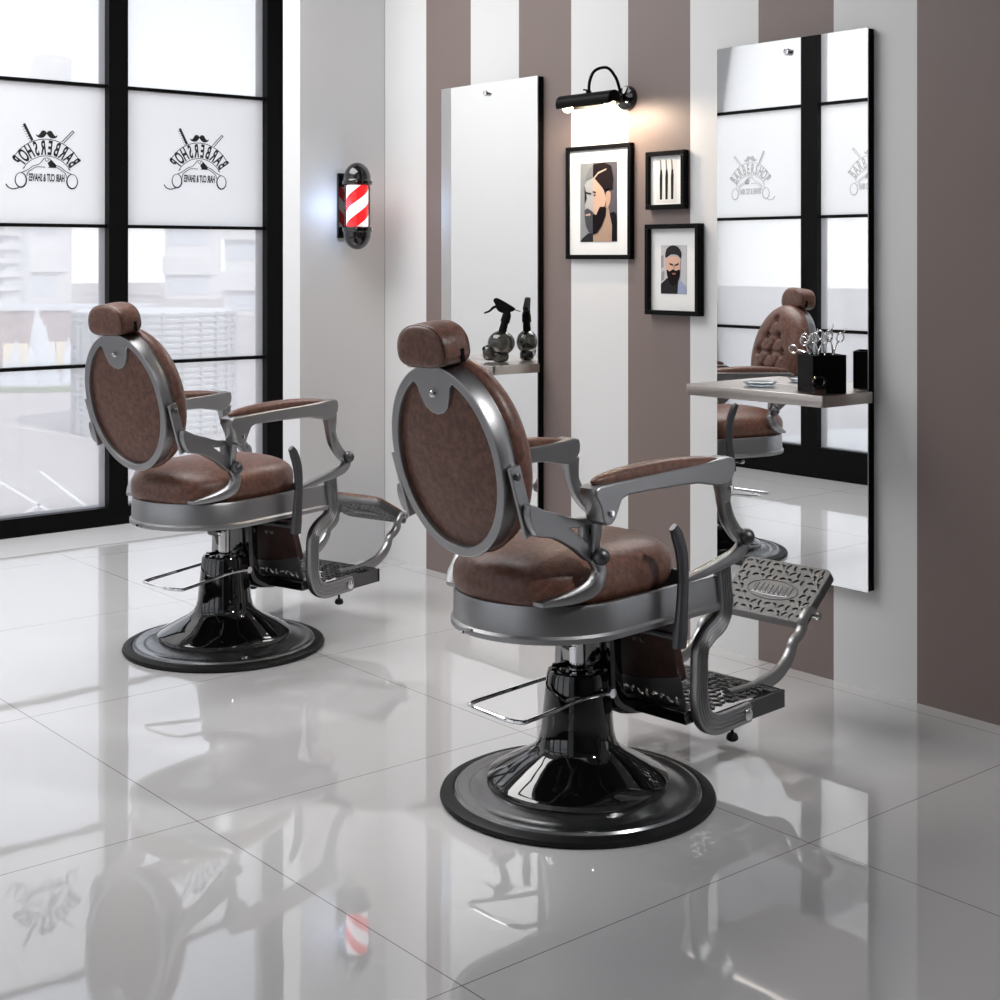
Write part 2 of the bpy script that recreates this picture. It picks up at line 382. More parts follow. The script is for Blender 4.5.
# added unseen window in the striped wall, letting fill light onto the chair metal
t = empty('window_8', (XR+.07, .95, 0), kind='structure')
bm = BM(); box(bm, -.05, .05, -.80, .80, .12, .18); box(bm, -.05, .05, -.80, .80, 2.64, 2.70); box(bm, -.05, .05, -.80, -.74, .18, 2.64); box(bm, -.05, .05, .74, .80, .18, 2.64)
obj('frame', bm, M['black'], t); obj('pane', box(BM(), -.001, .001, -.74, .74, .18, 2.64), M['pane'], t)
# windows of the left wall, seen in the right-hand mirror
pitch = .8945
for k in range(5):
    y0 = 5.467-k*pitch+.0; y1 = y0+.776
    t = empty('window_%d' % (3+k), (XL, (y0+y1)/2, 0), kind='structure'); inv = Matrix.Translation((-XL, -(y0+y1)/2, 0))
    bm = BM(); box(bm, XL-.10, XL, y1, y1+.059, .0, 2.95); box(bm, XL-.10, XL, y0-.059, y0, .0, 2.95)
    box(bm, XL-.10, XL, y0, y1, .0, .18); box(bm, XL-.10, XL, y0, y1, 2.87, 2.95)
    for z in (.867, 1.537, 2.2): box(bm, XL-.06, XL-.02, y0, y1, z-.009, z+.009)
    obj('frame', bm, M['black'], t).data.transform(inv)
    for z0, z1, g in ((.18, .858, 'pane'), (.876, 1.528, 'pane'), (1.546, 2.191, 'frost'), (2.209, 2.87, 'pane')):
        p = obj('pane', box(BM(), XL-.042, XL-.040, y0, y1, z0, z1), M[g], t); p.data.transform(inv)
        if g == 'frost': p['label'] = 'white frosted pane'
    if k < 2: decal(t, (y0+y1)/2+.03, 1.82, .36, ('X', XL-.036), M['ink_grey']).data.transform(inv)
yl = 5.467-4*pitch-.059
sbox('wall_left', XL-.14, XL, 1.12, yl, 0, 3.2, M['white'])
sbox('wall_left_pier', XL-.14, XL, 5.467+.776+.059, YB, 0, 3.2, M['white'])
sbox('wall_left_lintel', XL-.14, XL, yl, 5.467+.776+.059, 2.95, 3.2, M['white'])
# ------------------------------------------------------------------ barber chair (x forward, y to the sitter's left)
def ornate_holes(x0, x1, y0, y1, step, keep=lambda x, y: True, s=1.0):
    hs = []; r = random.Random(7); ny = int((y1-y0)/step); nx = int((x1-x0)/step)
    for i in range(nx+1):
        for j in range(ny+1):
            x = x0+(x1-x0)*(i+.5*(j % 2)*.0)/max(nx, 1); y = y0+(y1-y0)*j/max(ny, 1)
            if not keep(x, y): continue
            a0 = (0, PI/2, PI/4, -PI/4)[(i*3+j*5) % 4]+r.uniform(-.3, .3); R = step*.42*s; t = step*.15*s
            sp_ = 1.05; cx, cy = x-R*.5*math.cos(a0), y-R*.5*math.sin(a0)
            o = [(cx+(R+t)*math.cos(a0+sp_*(k/3-1)), cy+(R+t)*math.sin(a0+sp_*(k/3-1))) for k in range(7)]
            n = [(cx+(R-t)*math.cos(a0+sp_*(k/3-1)), cy+(R-t)*math.sin(a0+sp_*(k/3-1))) for k in range(7)]
            hs.append(o+n[::-1])
    return hs
def rr(x0, x1, y0, y1, r, n=5):
    o = []
    for cx, cy, a in ((x1-r, y1-r, 0), (x0+r, y1-r, PI/2), (x0+r, y0+r, PI), (x1-r, y0+r, 1.5*PI)):
        o += [(cx+r*math.cos(a+PI/2*k/n), cy+r*math.sin(a+PI/2*k/n)) for k in range(n+1)]
    return o
def cushion(bm, cx, cy, cz, hx, hy, hz, e1=.45, e2=.5, nu=56, nv=20, fn=None):
    """superellipsoid pad"""
    sg = lambda v, e: math.copysign(abs(v)**e, v)
    rows = []
    for j in range(nv+1):
        ph = -PI/2+PI*j/nv
        if j in (0, nv):
            rows.append([bm.verts.new((cx, cy, cz+hz*(1 if j else -1)))]); continue
        rows.append([bm.verts.new((cx+hx*sg(math.cos(ph), e2)*sg(math.cos(2*PI*k/nu), e1), cy+hy*sg(math.cos(ph), e2)*sg(math.sin(2*PI*k/nu), e1), cz+hz*sg(math.sin(ph), e2))) for k in range(nu)])
    for a, b in zip(rows, rows[1:]):
        for k in range(nu):
            q = []
            for v in (a[k % len(a)], a[(k+1) % nu % len(a)], b[(k+1) % nu % len(b)], b[k % len(b)]):
                if v not in q: q.append(v)
            bm.faces.new(q)
    if fn:
        for rw in rows:
            for v in rw: v.co = fn(v.co)
    return bm
RW = .2226; XC = -.105; XF = .285
def u_path(r, n=28, xf=XF):   # outline of the U-shaped seat ring, from near front corner round the rear
    P = [(xf, -r)]
    P += [(XC+r*math.cos(-PI/2-PI*k/n), r*math.sin(-PI/2-PI*k/n)) for k in range(n+1)]
    return P+[(xf, r)]
def make_chair():
    t = empty('barber_chair')
    # base
    obj('floor_plate', lathe(BM(), [(.300, 0), (.328, 0), (.333, .006), (.330, .014), (.318, .020), (.303, .020), (.300, .016)] , 96), M['rubber'], t)['label'] = 'black rubber rim'
    obj('base_disc', lathe(BM(), [(.301, .002), (.301, .018), (.296, .024), (.283, .026), (.272, .022), (.25, .026), (.222, .036), (.20, .036)], 96), M['satin'], t)
    sk = [(.216, .034), (.220, .040), (.219, .050), (.212, .056), (.17, .078), (.125, .103), (.103, .120), (.094, .136), (.0885, .160), (.086, .19), (.079, .25), (.0745, .295), (.071, .303), (.064, .305), (.062, .298)]
    obj('pump_housing', lathe(BM(), sk, 72), M['gloss'], t)
    bm = BM(); lathe(bm, [(.063, .296), (.05, .300), (.03, .300), (.026, .306), (.022, .306)], 36)
    for k in range(10):
        a = 2*PI*k/10; box(bm, -.007, .007, -.006, .006, .296, .309, Matrix.Rotation(a, 4, 'Z') @ Matrix.Translation((.058, 0, 0)))
    obj('collar', bm, M['gloss'], t)
    obj('piston', lathe(BM(), [(.0195, .29), (.0195, .445)], 32), M['chrome'], t)
    bm = BM(); pp = [(.012, -.096, .262), (-.008, -.090, .263), (-.06, -.068, .257), (-.14, -.056, .245), (-.215, -.046, .236), (-.232, -.040, .235), (-.243, .0, .235), (-.240, .08, .236), (-.233, .128, .237), (-.215, .140, .238), (-.12, .120, .25), (-.01, .098, .262), (.012, .096, .262)]
    tube(bm, pp, .0052, 10, 5)
    for s in (-1, 1):
        lathe(bm, [(.011, -.005), (.011, .005)], 16, mtx=Matrix.Translation((.016, s*.096, .262)) @ Matrix.Rotation(PI/2, 4, 'X'))
        tube(bm, [(.016, s*.096, .262), (.016, s*.07, .262)], .006)
    obj('foot_pedal', bm, M['chrome'], t)
    bm = BM(); box(bm, -.17, .20, -.06, .06, .425, .450); box(bm, -.06, .06, -.13, .13, .43, .45)
    band(bm, [(-.115, .400), (-.02, .425), (.12, .432)], .022, .05, y=-.06)
    obj('seat_mechanism', bm, M['gloss'], t, bevel=.004)
    obj('mechanism_bolt', lathe(BM(), [(0, .006), (.008, .004), (.009, 0), (.009, -.01)], 12, mtx=Matrix.Translation((-.105, -.092, .402)) @ Matrix.Rotation(PI/2, 4, 'X')), M['chrome'], t)
    # U ring round the seat: profile swept along the outline
    bm = BM(); prof = [(.000, .440), (.006, .440), (.007, .4445), (.007, .452), (.001, .458), (.000, .515), (-.003, .523), (-.012, .524), (-.016, .518), (-.016, .440)]
    rows = []
    for o_, z in prof: rows.append([bm.verts.new((x, y, z)) for x, y in u_path(RW+o_)])
    n = len(rows)
    for i in range(n):
        a, b = rows[i], rows[(i+1) % n]
        for k in range(len(a)-1): bm.faces.new([a[k], a[k+1], b[k+1], b[k]])
    bm.faces.new([r_[0] for r_ in rows]); bm.faces.new([r_[-1] for r_ in rows][::-1])
    box(bm, XF-.012, XF, -RW+.01, RW-.01, .445, .515)
    ring = obj('seat_ring', bm, M['pewter'], t)
    obj('seat_tray', plates(BM(), [[(x, y) for x, y in u_path(RW-.014, xf=XF-.01)]], .006, mtx=Matrix.Translation((0, 0, .462))), M['blackm'], t)
    bm = BM(); tube(bm, [(-.322, .02, .452), (-.345, .02, .452)], .004); lathe(bm, [(.0, -.004), (.012, -.003), (.012, .003), (0, .004)], 16, c=(-.352, .02, .455))
    obj('rear_stud', bm, M['chrome'], t)
    # seat cushion
    def sf(c):
        x, y, z = c; f = max(0, 1-((x+.06)/.33)**2-(y/.24)**2)
        return Vector((x, y, z+.008*f if z > .56 else z))
    obj('seat_cushion', cushion(BM(), -.048, 0, .556, .276, .203, .080, .74, .74, 72, 24, sf), M['leather'], t, sharp=80)
    bm = BM(); L_ = [(-.048+.252*math.copysign(abs(math.cos(a))**.74, math.cos(a)), .186*math.copysign(abs(math.sin(a))**.74, math.sin(a)), .515) for a in [2*PI*k/64 for k in range(64)]]
    tube(bm, L_, .004, 6, closed=True); obj('piping', bm, M['leather_dark'], t)
    # backrest: own frame, tilted back
    u = Vector((-.225, 0, .974)).normalized(); n_ = Vector((.974, 0, .225)).normalized()
    C0 = Vector((-.428, 0, .847))
    B = Matrix(((0, u.x, n_.x, C0.x), (1, 0, 0, 0), (0, u.z, n_.z, C0.z), (0, 0, 0, 1)))   # (a across, b up, c forward)
    ho = []
    A_, Bq = .158, .203
    for k in range(72):
        a = PI/2+2*PI*k/72; x, y = A_*math.cos(a), Bq*math.sin(a)
        if y > 0 and abs(x) < .066: continue
        ho.append((x, y))
    yt = Bq*math.sqrt(1-(.066/A_)**2)
    tongue = [(.066, yt), (.058, yt-.001), (.050, yt-.012), (.044, yt-.035), (.034, yt-.056), (.018, yt-.068), (0, yt-.072), (-.018, yt-.068), (-.034, yt-.056), (-.044, yt-.035), (-.050, yt-.012), (-.058, yt-.001), (-.066, yt)]
    ho = ho+tongue
    bm = plates(BM(), [ellipse(.173, .219, 72), ho], .056, .004, B @ Matrix.Translation((0, 0, .025)))
    # outer side flange, a little wider than the back face
    E0 = [(x, y, z) for (x, y) in ellipse(.187, .231, 72) for z in (0,)]
    obj('back_frame', bm, M['pewter'], t, sharp=40)
    def dome(a_, b_, c0, h, m, name, clip=None, rings=10, seg=64, tuft=None):
        bm = BM(); rows = []
        for i in range(rings+1):
            q = i/rings; rw = []
            for k in range(seg if i else 1):
                an = 2*PI*k/seg; x, y = a_*q*math.cos(an), b_*q*math.sin(an); z = h*(1-q**3.0)
                rw.append(bm.verts.new(B @ Vector((x, y, c0+z))))
            rows.append(rw)
        for a, b in zip(rows, rows[1:]):
            for k in range(seg):
                q = []
                for v in (a[k % len(a)], a[(k+1) % len(a)], b[(k+1) % seg], b[k]):
                    if v not in q: q.append(v)
                bm.faces.new(q)
        return obj(name, bm, m, t, sharp=80)
    dome(.162, .207, .012, -.012, M['leather'], 'back_panel')
    bm = BM(); tube(bm, [B @ Vector((x, y, .004)) for x, y in ho], .0028, 6, closed=True); obj('panel_seam', bm, M['blackm'], t)
    bm = BM(); lathe(bm, [(.0085, .004), (.0085, -.003), (.006, -.0065), (0, -.008)], 20, mtx=B @ Matrix.Translation((0, .158, -.004)))
    obj('tongue_screw', bm, M['chrome'], t)
    # tufted front cushion
    tuf = []
    for r_, y in enumerate((.15, .075, 0, -.075, -.15)):
        for x in ((-.045, .045) if r_ % 2 else (-.09, 0, .09)):
            if (x/.16)**2+(y/.2)**2 < .8: tuf.append((x, y))
    bm = BM(); rows = []; R_, S_ = 40, 96; a_, b_ = .186, .230
    prof2 = [(0.0, .0)]
    for i in range(R_+1):
        q = i/R_; rw = []
        for k in range(S_ if i else 1):
            an = 2*PI*k/S_; x, y = a_*q*math.cos(an), b_*q*math.sin(an)
            z = .078*(1-q**5)**.5 if q < 1 else 0
            for tx, ty in tuf:
                d2 = (x-tx)**2+(y-ty)**2; z -= .024*math.exp(-d2/(2*.0105**2))
            for tx, ty in tuf:      # creases between neighbouring buttons
                for sx, sy in tuf:
                    if (sx, sy) > (tx, ty) and (sx-tx)**2+(sy-ty)**2 < .0095:
                        dx, dy = sx-tx, sy-ty; L2 = dx*dx+dy*dy; s_ = max(0, min(1, ((x-tx)*dx+(y-ty)*dy)/L2))
                        e2 = (x-tx-s_*dx)**2+(y-ty-s_*dy)**2; z -= .006*math.exp(-e2/(2*.006**2))
            rw.append(bm.verts.new(B @ Vector((x, y, .048+max(z, 0)))))
        rows.append(rw)
    rows.append([bm.verts.new(B @ Vector((a_*.93*math.cos(2*PI*k/S_), b_*.93*math.sin(2*PI*k/S_), .040))) for k in range(S_)])
    for a, b in zip(rows, rows[1:]):
        for k in range(S_):
            q = []
            for v in (a[k % len(a)], a[(k+1) % len(a)], b[(k+1) % S_], b[k]):
                if v not in q: q.append(v)
            bm.faces.new(q)
    bm.faces.new(rows[-1])
    bc = obj('back_cushion', bm, M['leather'], t, sharp=80)
    for tx, ty in tuf:
        obj('button', sphere(BM(), B @ Vector((tx, ty, .048+.055)), .0085, seg=12), M['leather'], bc)
    # headrest
    def hf(c):
        # local: x across, y up, z forward ; flat-bottomed, domed top
        x, y, z = c
        if y < 0: y *= .80
        y -= .020*(x/.084)**2 if y > 0 else 0
        return Vector((x, y, z))
    Hm = Matrix.Translation((-.468, 0, 1.105)) @ Matrix(((0, -.12, .99, 0), (1, 0, 0, 0), (0, .99, .12, 0), (0, 0, 0, 1)))
    bm = cushion(BM(), 0, 0, 0, .080, .054, .047, .58, .34, 56, 24, hf); bmesh.ops.transform(bm, matrix=Hm, verts=bm.verts)
    hr = obj('headrest', bm, M['leather'], t, sharp=80)
    for zz in (-.037, .037):
        kf = (1-(abs(zz)/.047)**(2/.34))**(.34/2)*1.003
        pts = [Hm @ hf(Vector((.080*kf*math.copysign(abs(math.cos(a))**.58, math.cos(a)), .054*kf*math.copysign(abs(math.sin(a))**.58, math.sin(a)), zz))) for a in [2*PI*k/48 for k in range(48)]]
        obj('seam', tube(BM(), pts, .0014, 6, closed=True), M['leather_dark'], hr)
    for s in (-1, 1):
        bm = BM(); box(bm, -.0015, .0015, -.034, -.004, -.005, .005, Hm @ Matrix.Translation((s*.0795, 0, .012))); obj('side_slot', bm, M['blackm'], hr)
    bm = BM(); box(bm, -.035, .035, .20, .262, .02, .045, B); obj('headrest_bracket', bm, M['blackm'], t, bevel=.004)
    # side straps, hinge brackets, posts, arm rests : both sides
    for s in (-1, 1):
        def P(outl, hol, th, y, nm, m, par=t, bev=.003, sm=True):
            lo = [smooth2(outl, 4) if sm else outl]+[h for h in hol]
            return obj(nm, plates(BM(), lo, th, bev, XZ(s*y)), m, par)
        st = P([(-.421, .846), (-.395, .853), (-.345, .706), (-.372, .698)], [], .010, .190, 'side_strap', M['pewter'], sm=False)
        for px_, pz in ((-.404, .832), (-.363, .722)):
            obj('screw', lathe(BM(), [(.0085, 0), (.0085, .005), (.005, .008), (0, .008)], 14, mtx=Matrix.Translation((px_, s*.195, pz)) @ Matrix.Rotation(s*-PI/2, 4, 'X')), M['pewter_dark'], st)
        br = P([(-.385, .767), (-.34, .752), (-.297, .740), (-.245, .724), (-.194, .719), (-.176, .712), (-.168, .680), (-.164, .645), (-.18, .626), (-.197, .628), (-.222, .645), (-.25, .664), (-.309, .693), (-.365, .708)],
               [[(-.268, .709), (-.214, .706), (-.207, .667)]], .022, .207, 'hinge_bracket', M['pewter'])
        lb = BM(); band(lb, [(-.178, s*.212, .632), (-.164, s*.215, .600), (-.178, s*.217, .572), (-.205, s*.205, .553), (-.245, s*.178, .540), (-.285, s*.140, .530)], [.03, .034, .036, .032, .022, .010], [.024, .024, .028, .034, .038, .036])
        obj('rear_support', lb, M['pewter'], t)
        obj('rear_knob', sphere(BM(), (-.176, s*.232, .635), .0205, seg=20), M['pewter_dark'], t)
        # arm rest : bar with turned-down rear end, leather pad on top
        ar = BM(); yA = s*.252
        bar = [(-.240, .782), (-.238, .792), (-.225, .797), (-.10, .8025), (.157, .810), (.236, .8160), (.252, .812), (.256, .800), (.254, .784), (.243, .768), (.230, .760), (.204, .759), (.119, .774), (-.02, .777), (-.135, .776), (-.158, .768), (-.168, .752), (-.180, .728), (-.192, .718), (-.207, .718), (-.216, .728), (-.222, .755)]
        plates(ar, [bar], .052, .005, XZ(yA))
        arm = obj('arm_frame', ar, M['pewter'], t, sharp=45)
        def af(c):
            x, y, z = c; tt = (x+.245)/.50
            return Vector((x, y, z+.806+.016*tt*0+.010*math.sin(PI*max(0, min(1, tt)))))
        obj('arm_pad', cushion(BM(), .005, yA, 0, .235, .0235, .019, .7, .8, 48, 14, af), M['leather'], arm, sharp=80)
        obj('arm_pivot', lathe(BM(), [(.0075, 0), (.0075, .004), (0, .005)], 14, mtx=Matrix.Translation((-.194, s*.278, .738)) @ Matrix.Rotation(s*-PI/2, 4, 'X')), M['chrome'], arm)
        obj('rear_post', band(BM(), [(-.197, s*.243, .740), (-.190, s*.232, .70), (-.183, s*.220, .66), (-.178, s*.216, .637)], .022, .018), M['pewter'], t)
        fp = BM(); band(fp, [(.243, s*.250, .765), (.247, s*.250, .735), (.252, s*.248, .705), (.270, s*.244, .668), (.300, s*.240, .635), (.330, s*.236, .612)], [.050, .042, .036, .038, .036, .034], [.036, .03, .024, .024, .024, .028])
        for dz in (-.007, 0, .007):
            tube(fp, [(.249+dz, s*(.261), .71), (.268+dz, s*.2575, .668), (.296+dz, s*.253, .637)], .0022, 6, 4)
        obj('front_post', fp, M['pewter'], t)
        obj('post_pivot', lathe(BM(), [(.0075, 0), (.0075, .004), (0, .005)], 14, mtx=Matrix.Translation((.256, s*.268, .742)) @ Matrix.Rotation(s*-PI/2, 4, 'X')), M['chrome'], t)
        obj('front_knob', sphere(BM(), (.340, s*.252, .612), .0205, seg=20), M['pewter_dark'], t)
        fs = BM(); band(fs, [(.338, s*.236, .610), (.345, s*.236, .590), (.318, s*.236, .570), (.262, s*.234, .557), (.19, s*.228, .543), (.12, s*.22, .530)], [.034, .034, .034, .030, .022, .010], [.026, .026, .026, .028, .030, .02])
        obj('front_support', fs, M['pewter'], t)
        # leg frames
        lg = BM(); cl = [(.280, .555), (.284, .50), (.290, .45), (.272, .412), (.222, .386), (.194, .355), (.190, .29), (.190, .235), (.206, .190), (.245, .166), (.30, .163), (.386, .166)]
        yl_ = s*.222
        band(lg, cl, [.046, .048, .049, .050, .048, .046, .046, .048, .052, .052, .050, .050], .024, 5, .2, y=yl_)
        base = catmull([(x, 0, z) for x, z in cl], 5)
        for off in (-.0135, -.0045, .0045, .0135):
            pts = []
            for i, p in enumerate(base):
                d = base[min(i+1, len(base)-1)]-base[max(i-1, 0)]; d.normalize(); nn = Vector((-d.z, 0, d.x)); q = p+nn*off; pts.append((q.x, yl_+s*.0125, q.z))
            tube(lg, pts, .0030, 6)
        obj('leg_frame', lg, M['pewter'], t)
        obj('leg_bolt', lathe(BM(), [(.015, -.004), (.015, .005), (.010, .007), (0, .007)], 18, mtx=Matrix.Translation((.366, s*.236, .166)) @ Matrix.Rotation(s*-PI/2, 4, 'X')), M['chrome'], t)
        obj('stop_foot', lathe(BM(), [(.004, .03), (.004, .008), (.011, .008), (.015, 0), (.015, -.006), (.010, -.010)], 16, c=(.345, s*.205, .108)), M['rubber'], t)
        # arms that carry the flip-up foot pad
        fa = BM(); band(fa, [(.40, s*.15, .185), (.50, s*.15, .180), (.60, s*.15, .193), (.650, s*.15, .216), (.678, s*.15, .244), (.690, s*.15, .268), (.716, s*.15, .282), (.733, s*.15, .300), (.738, s*.15, .322), (.762, s*.15, .340), (.780, s*.15, .338)], [.034, .036, .036, .034, .030, .026, .026, .028, .025, .024, .022], .022)
        obj('pad_arm', fa, M['pewter'], t)
    obj('tilt_pin', tube(BM(), [(.256, -.262, .742), (.36, -.30, .722)], .0035, 8), M['chrome'], t)
    # lever on the right-hand side
    lv = BM(); P_ = [(.040, -.262, .676), (.055, -.262, .655), (.072, -.262, .61), (.078, -.262, .55), (.074, -.262, .49), (.068, -.262, .43), (.064, -.262, .392)]
    band(lv, P_, [.022, .034, .036, .032, .034, .040, .040], [.014, .016, .016, .016, .018, .022, .020], rnd=.45)
    tube(lv, [(.066, -.262, .415), (.062, -.10, .415)], .009)
    obj('recline_lever', lv, M['pewter_dark'], t)
    # foot plate: pierced top with a deep skirt
    def kp(x, y): return not ((x-.385)/.05)**2+(y/.085)**2 < 1.25
    top = [rr(.235, .530, -.222, .222, .010)]+ornate_holes(.260, .508, -.185, .185, .0245, kp, 1.15)
    bm = plates(BM(), top, .006, 0, Matrix.Translation((0, 0, .189)))
    for y in (-.230, .218): box(bm, .388, .535, y, y+.012, .146, .190)
    box(bm, .50, .535, -.22, .22, .186, .190)
    box(bm, .525, .535, -.23, .23, .150, .190)
    tube(bm, [(.385+.045*math.cos(a), .075*math.sin(a), .193) for a in [2*PI*k/32 for k in range(32)]], .0022, 6, closed=True)
    fpn = obj('foot_plate', bm, M['pewter_cast'], t)
    sc_ = BM()
    for k in range(7):
        y0 = -.06+.02*k; tube(sc_, [(.372, y0-.006, .1935), (.395, y0-.004, .194), (.398, y0+.004, .194), (.378, y0+.006, .1935)], .002, 5, 4)
    obj('script_relief', sc_, M['pewter'], fpn)
    # centre support and calf panel
    bm = BM(); band(bm, [(.085, 0, .445), (.088, 0, .35), (.095, 0, .25), (.120, 0, .205), (.19, 0, .185), (.26, 0, .180)], [.05, .05, .05, .05, .045, .03], .10)
    obj('support_arm', bm, M['gloss'], t)
    bm = BM(); box(bm, .155, .21, -.21, .21, .178, .212); obj('cross_bar', bm, M['gloss'], t, bevel=.005)
    Cm = Matrix(((0, -.06/.21, .97, .175), (1, 0, 0, 0), (0, .96, .24, .212), (0, 0, 0, 1)))   # a across, b up, c forward
    low = [(-.195, 0), (.195, 0), (.195, .085)]+[(.195-.39*k/12, .085-.035*math.sin(PI*k/12)) for k in range(1, 12)]+[(-.195, .085)]
    hl = ornate_holes(-.175, .175, .018, .040, .023, s=1.05)
    obj('pierced_panel', plates(BM(), [low]+hl, .005, 0, Cm), M['pewter'], t)
    up_ = [(.19-.38*k/12, .075-.032*math.sin(PI*k/12)) for k in range(13)]+[(-.19, .215), (.19, .215)]
    obj('calf_panel', plates(BM(), [up_], .026, .005, Cm @ Matrix.Translation((0, 0, .012))), M['leather_dark'], t)
    bm = BM()
    for y in (-.1, -.075): box(bm, -.006, .006, -.006, .006, -.006, .0, Cm @ Matrix.Translation((y, .165, 0)))
    obj('panel_clip', bm, M['chrome'], t)
    # flip-up foot pad, hinged on the two arms : local x along the pad, z away from the leather
    fpad = BM()
    outl = [rr(-.048, .146, -.142, .142, .018)]; keep2 = lambda x, y: not ((x-.043)/.036)**2+(y/.088)**2 < 1.25
    plates(fpad, outl+ornate_holes(-.032, .130, -.126, .126, .0225, keep2), .006, 0, Matrix.Translation((0, 0, .012)))
    plates(fpad, outl, .004, 0, Matrix.Translation((0, 0, .0065)))
    plates(fpad, [rr(-.048, .146, -.142, .142, .018), rr(-.041, .139, -.135, .135, .014)[::-1]], .026, .002, Matrix.Translation((0, 0, .000)))
    tube(fpad, [(.043+.034*math.cos(a), .082*math.sin(a), .0155) for a in [2*PI*k/36 for k in range(36)]], .0018, 6, closed=True)
    fo = obj('foot_pad_tray', fpad, M['pewter_cast'], t)
    fo.location = (.785, 0, .327)
    sr = BM()
    for k in range(8):
        y0 = -.056+.016*k; tube(sr, [(.060, y0-.004, .0155), (.034, y0-.003, .0157), (.030, y0+.004, .0157), (.052, y0+.006, .0155)], .0017, 5, 4)
    tube(sr, [(.026, -.06, .0155), (.022, 0, .0157), (.026, .06, .0155)], .0016, 5, 5)
    obj('script_relief', sr, M['pewter'], fo)
    obj('foot_pad_cushion', cushion(BM(), .049, 0, -.014, .093, .138, .020, .3, .6, 48, 12), M['leather'], fo, sharp=80)
    for s in (-1, 1):
        hg = BM()
        tube(hg, [(0, s*.135, -.004), (0, s*.172, -.004)], .007, 12)
        lathe(hg, [(.011, -.004), (.011, .004)], 14, mtx=Matrix.Translation((0, s*.166, -.004)) @ Matrix.Rotation(PI/2, 4, 'X'))
        obj('pad_hinge', hg, M['chrome'], fo)
    return t, fo
chair, pad = make_chair()
chair.location = (2.392, 2.574, 0); chair.rotation_euler.z = math.radians(4.6)
tag(chair, 'nearest brown leather barber chair, its patterned metal footrest plate turned face up', 'barber chair', 'antique style barber chairs')
c2 = copy_tree(chair)
c2.location = (2.402, 4.318, 0); c2.rotation_euler.z = math.radians(15.5)
tag(c2, 'brown leather barber chair farther back beside the big window, its footrest leather side up', 'barber chair', 'antique style barber chairs')
pad.rotation_euler.y = math.radians(-37.7)
for ch in list(c2.children):
    if ch.name.startswith('tilt_pin'): bpy.data.objects.remove(ch); continue
    if ch.name.startswith('foot_pad_tray'): ch.rotation_euler.y = math.radians(-153); ch.location = (.765, 0, .335)
# ------------------------------------------------------------------ mirrors and shelves
def mirror(yc, label, yaw, pitch):
    t = empty('wall_mirror', (XR-.001, yc, 0)); z0, z1 = .300, 1.984
    tag(t, label, 'mirror', 'tall frameless wall mirrors')
    obj('backing', box(BM(), -.024, 0, -.297, .297, z0+.002, z1-.002), M['blackm'], t)
    g = BM(); box(g, -.004, 0, -.297, .297, -(z1-z0)/2, (z1-z0)/2); go = obj('glass', g, M['mirror'], t)
    go.location = (-.0268, 0, (z0+z1)/2); go.rotation_euler = (0, pitch, yaw)
    kn = lathe(BM(), [(.011, 0), (.012, .010), (.010, .014), (0, .015)], 24, mtx=Matrix.Translation((-.031, 0, 1.943)) @ Matrix.Rotation(-PI/2, 4, 'Y'))
    obj('knob', kn, M['chrome'], t)
    return t
mirror(4.402, 'tall narrow wall mirror on the left, the spray bottle shelf in front of it', 0, 0)
mirror(2.912, 'tall narrow wall mirror on the right, reflecting the windows behind the scissors box', math.radians(0), 0)
def shelf(y0, y1, label):
    t = empty('wall_shelf', (XR-.031, (y0+y1)/2, .866)); tag(t, label, 'shelf', 'brushed steel shelves')
    hy = (y1-y0)/2
    bm = BM(); out = [(-.002, -hy), (-.225, -hy), (-.225, hy), (-.002, hy)]
    o = rr(-.228, .06, -hy, hy, .012); o = [(min(x, -.002), y) for x, y in o]
    plates(bm, [o], .034, .0015, Matrix.Translation((0, 0, .017)))
    obj('board', bm, M['steel'], t)
    return t
shelf(4.095, 4.63, 'brushed steel shelf on the left mirror, holding the skull spray bottle')
shelf(2.60, 3.140, 'brushed steel shelf on the right mirror, holding the black scissors box')
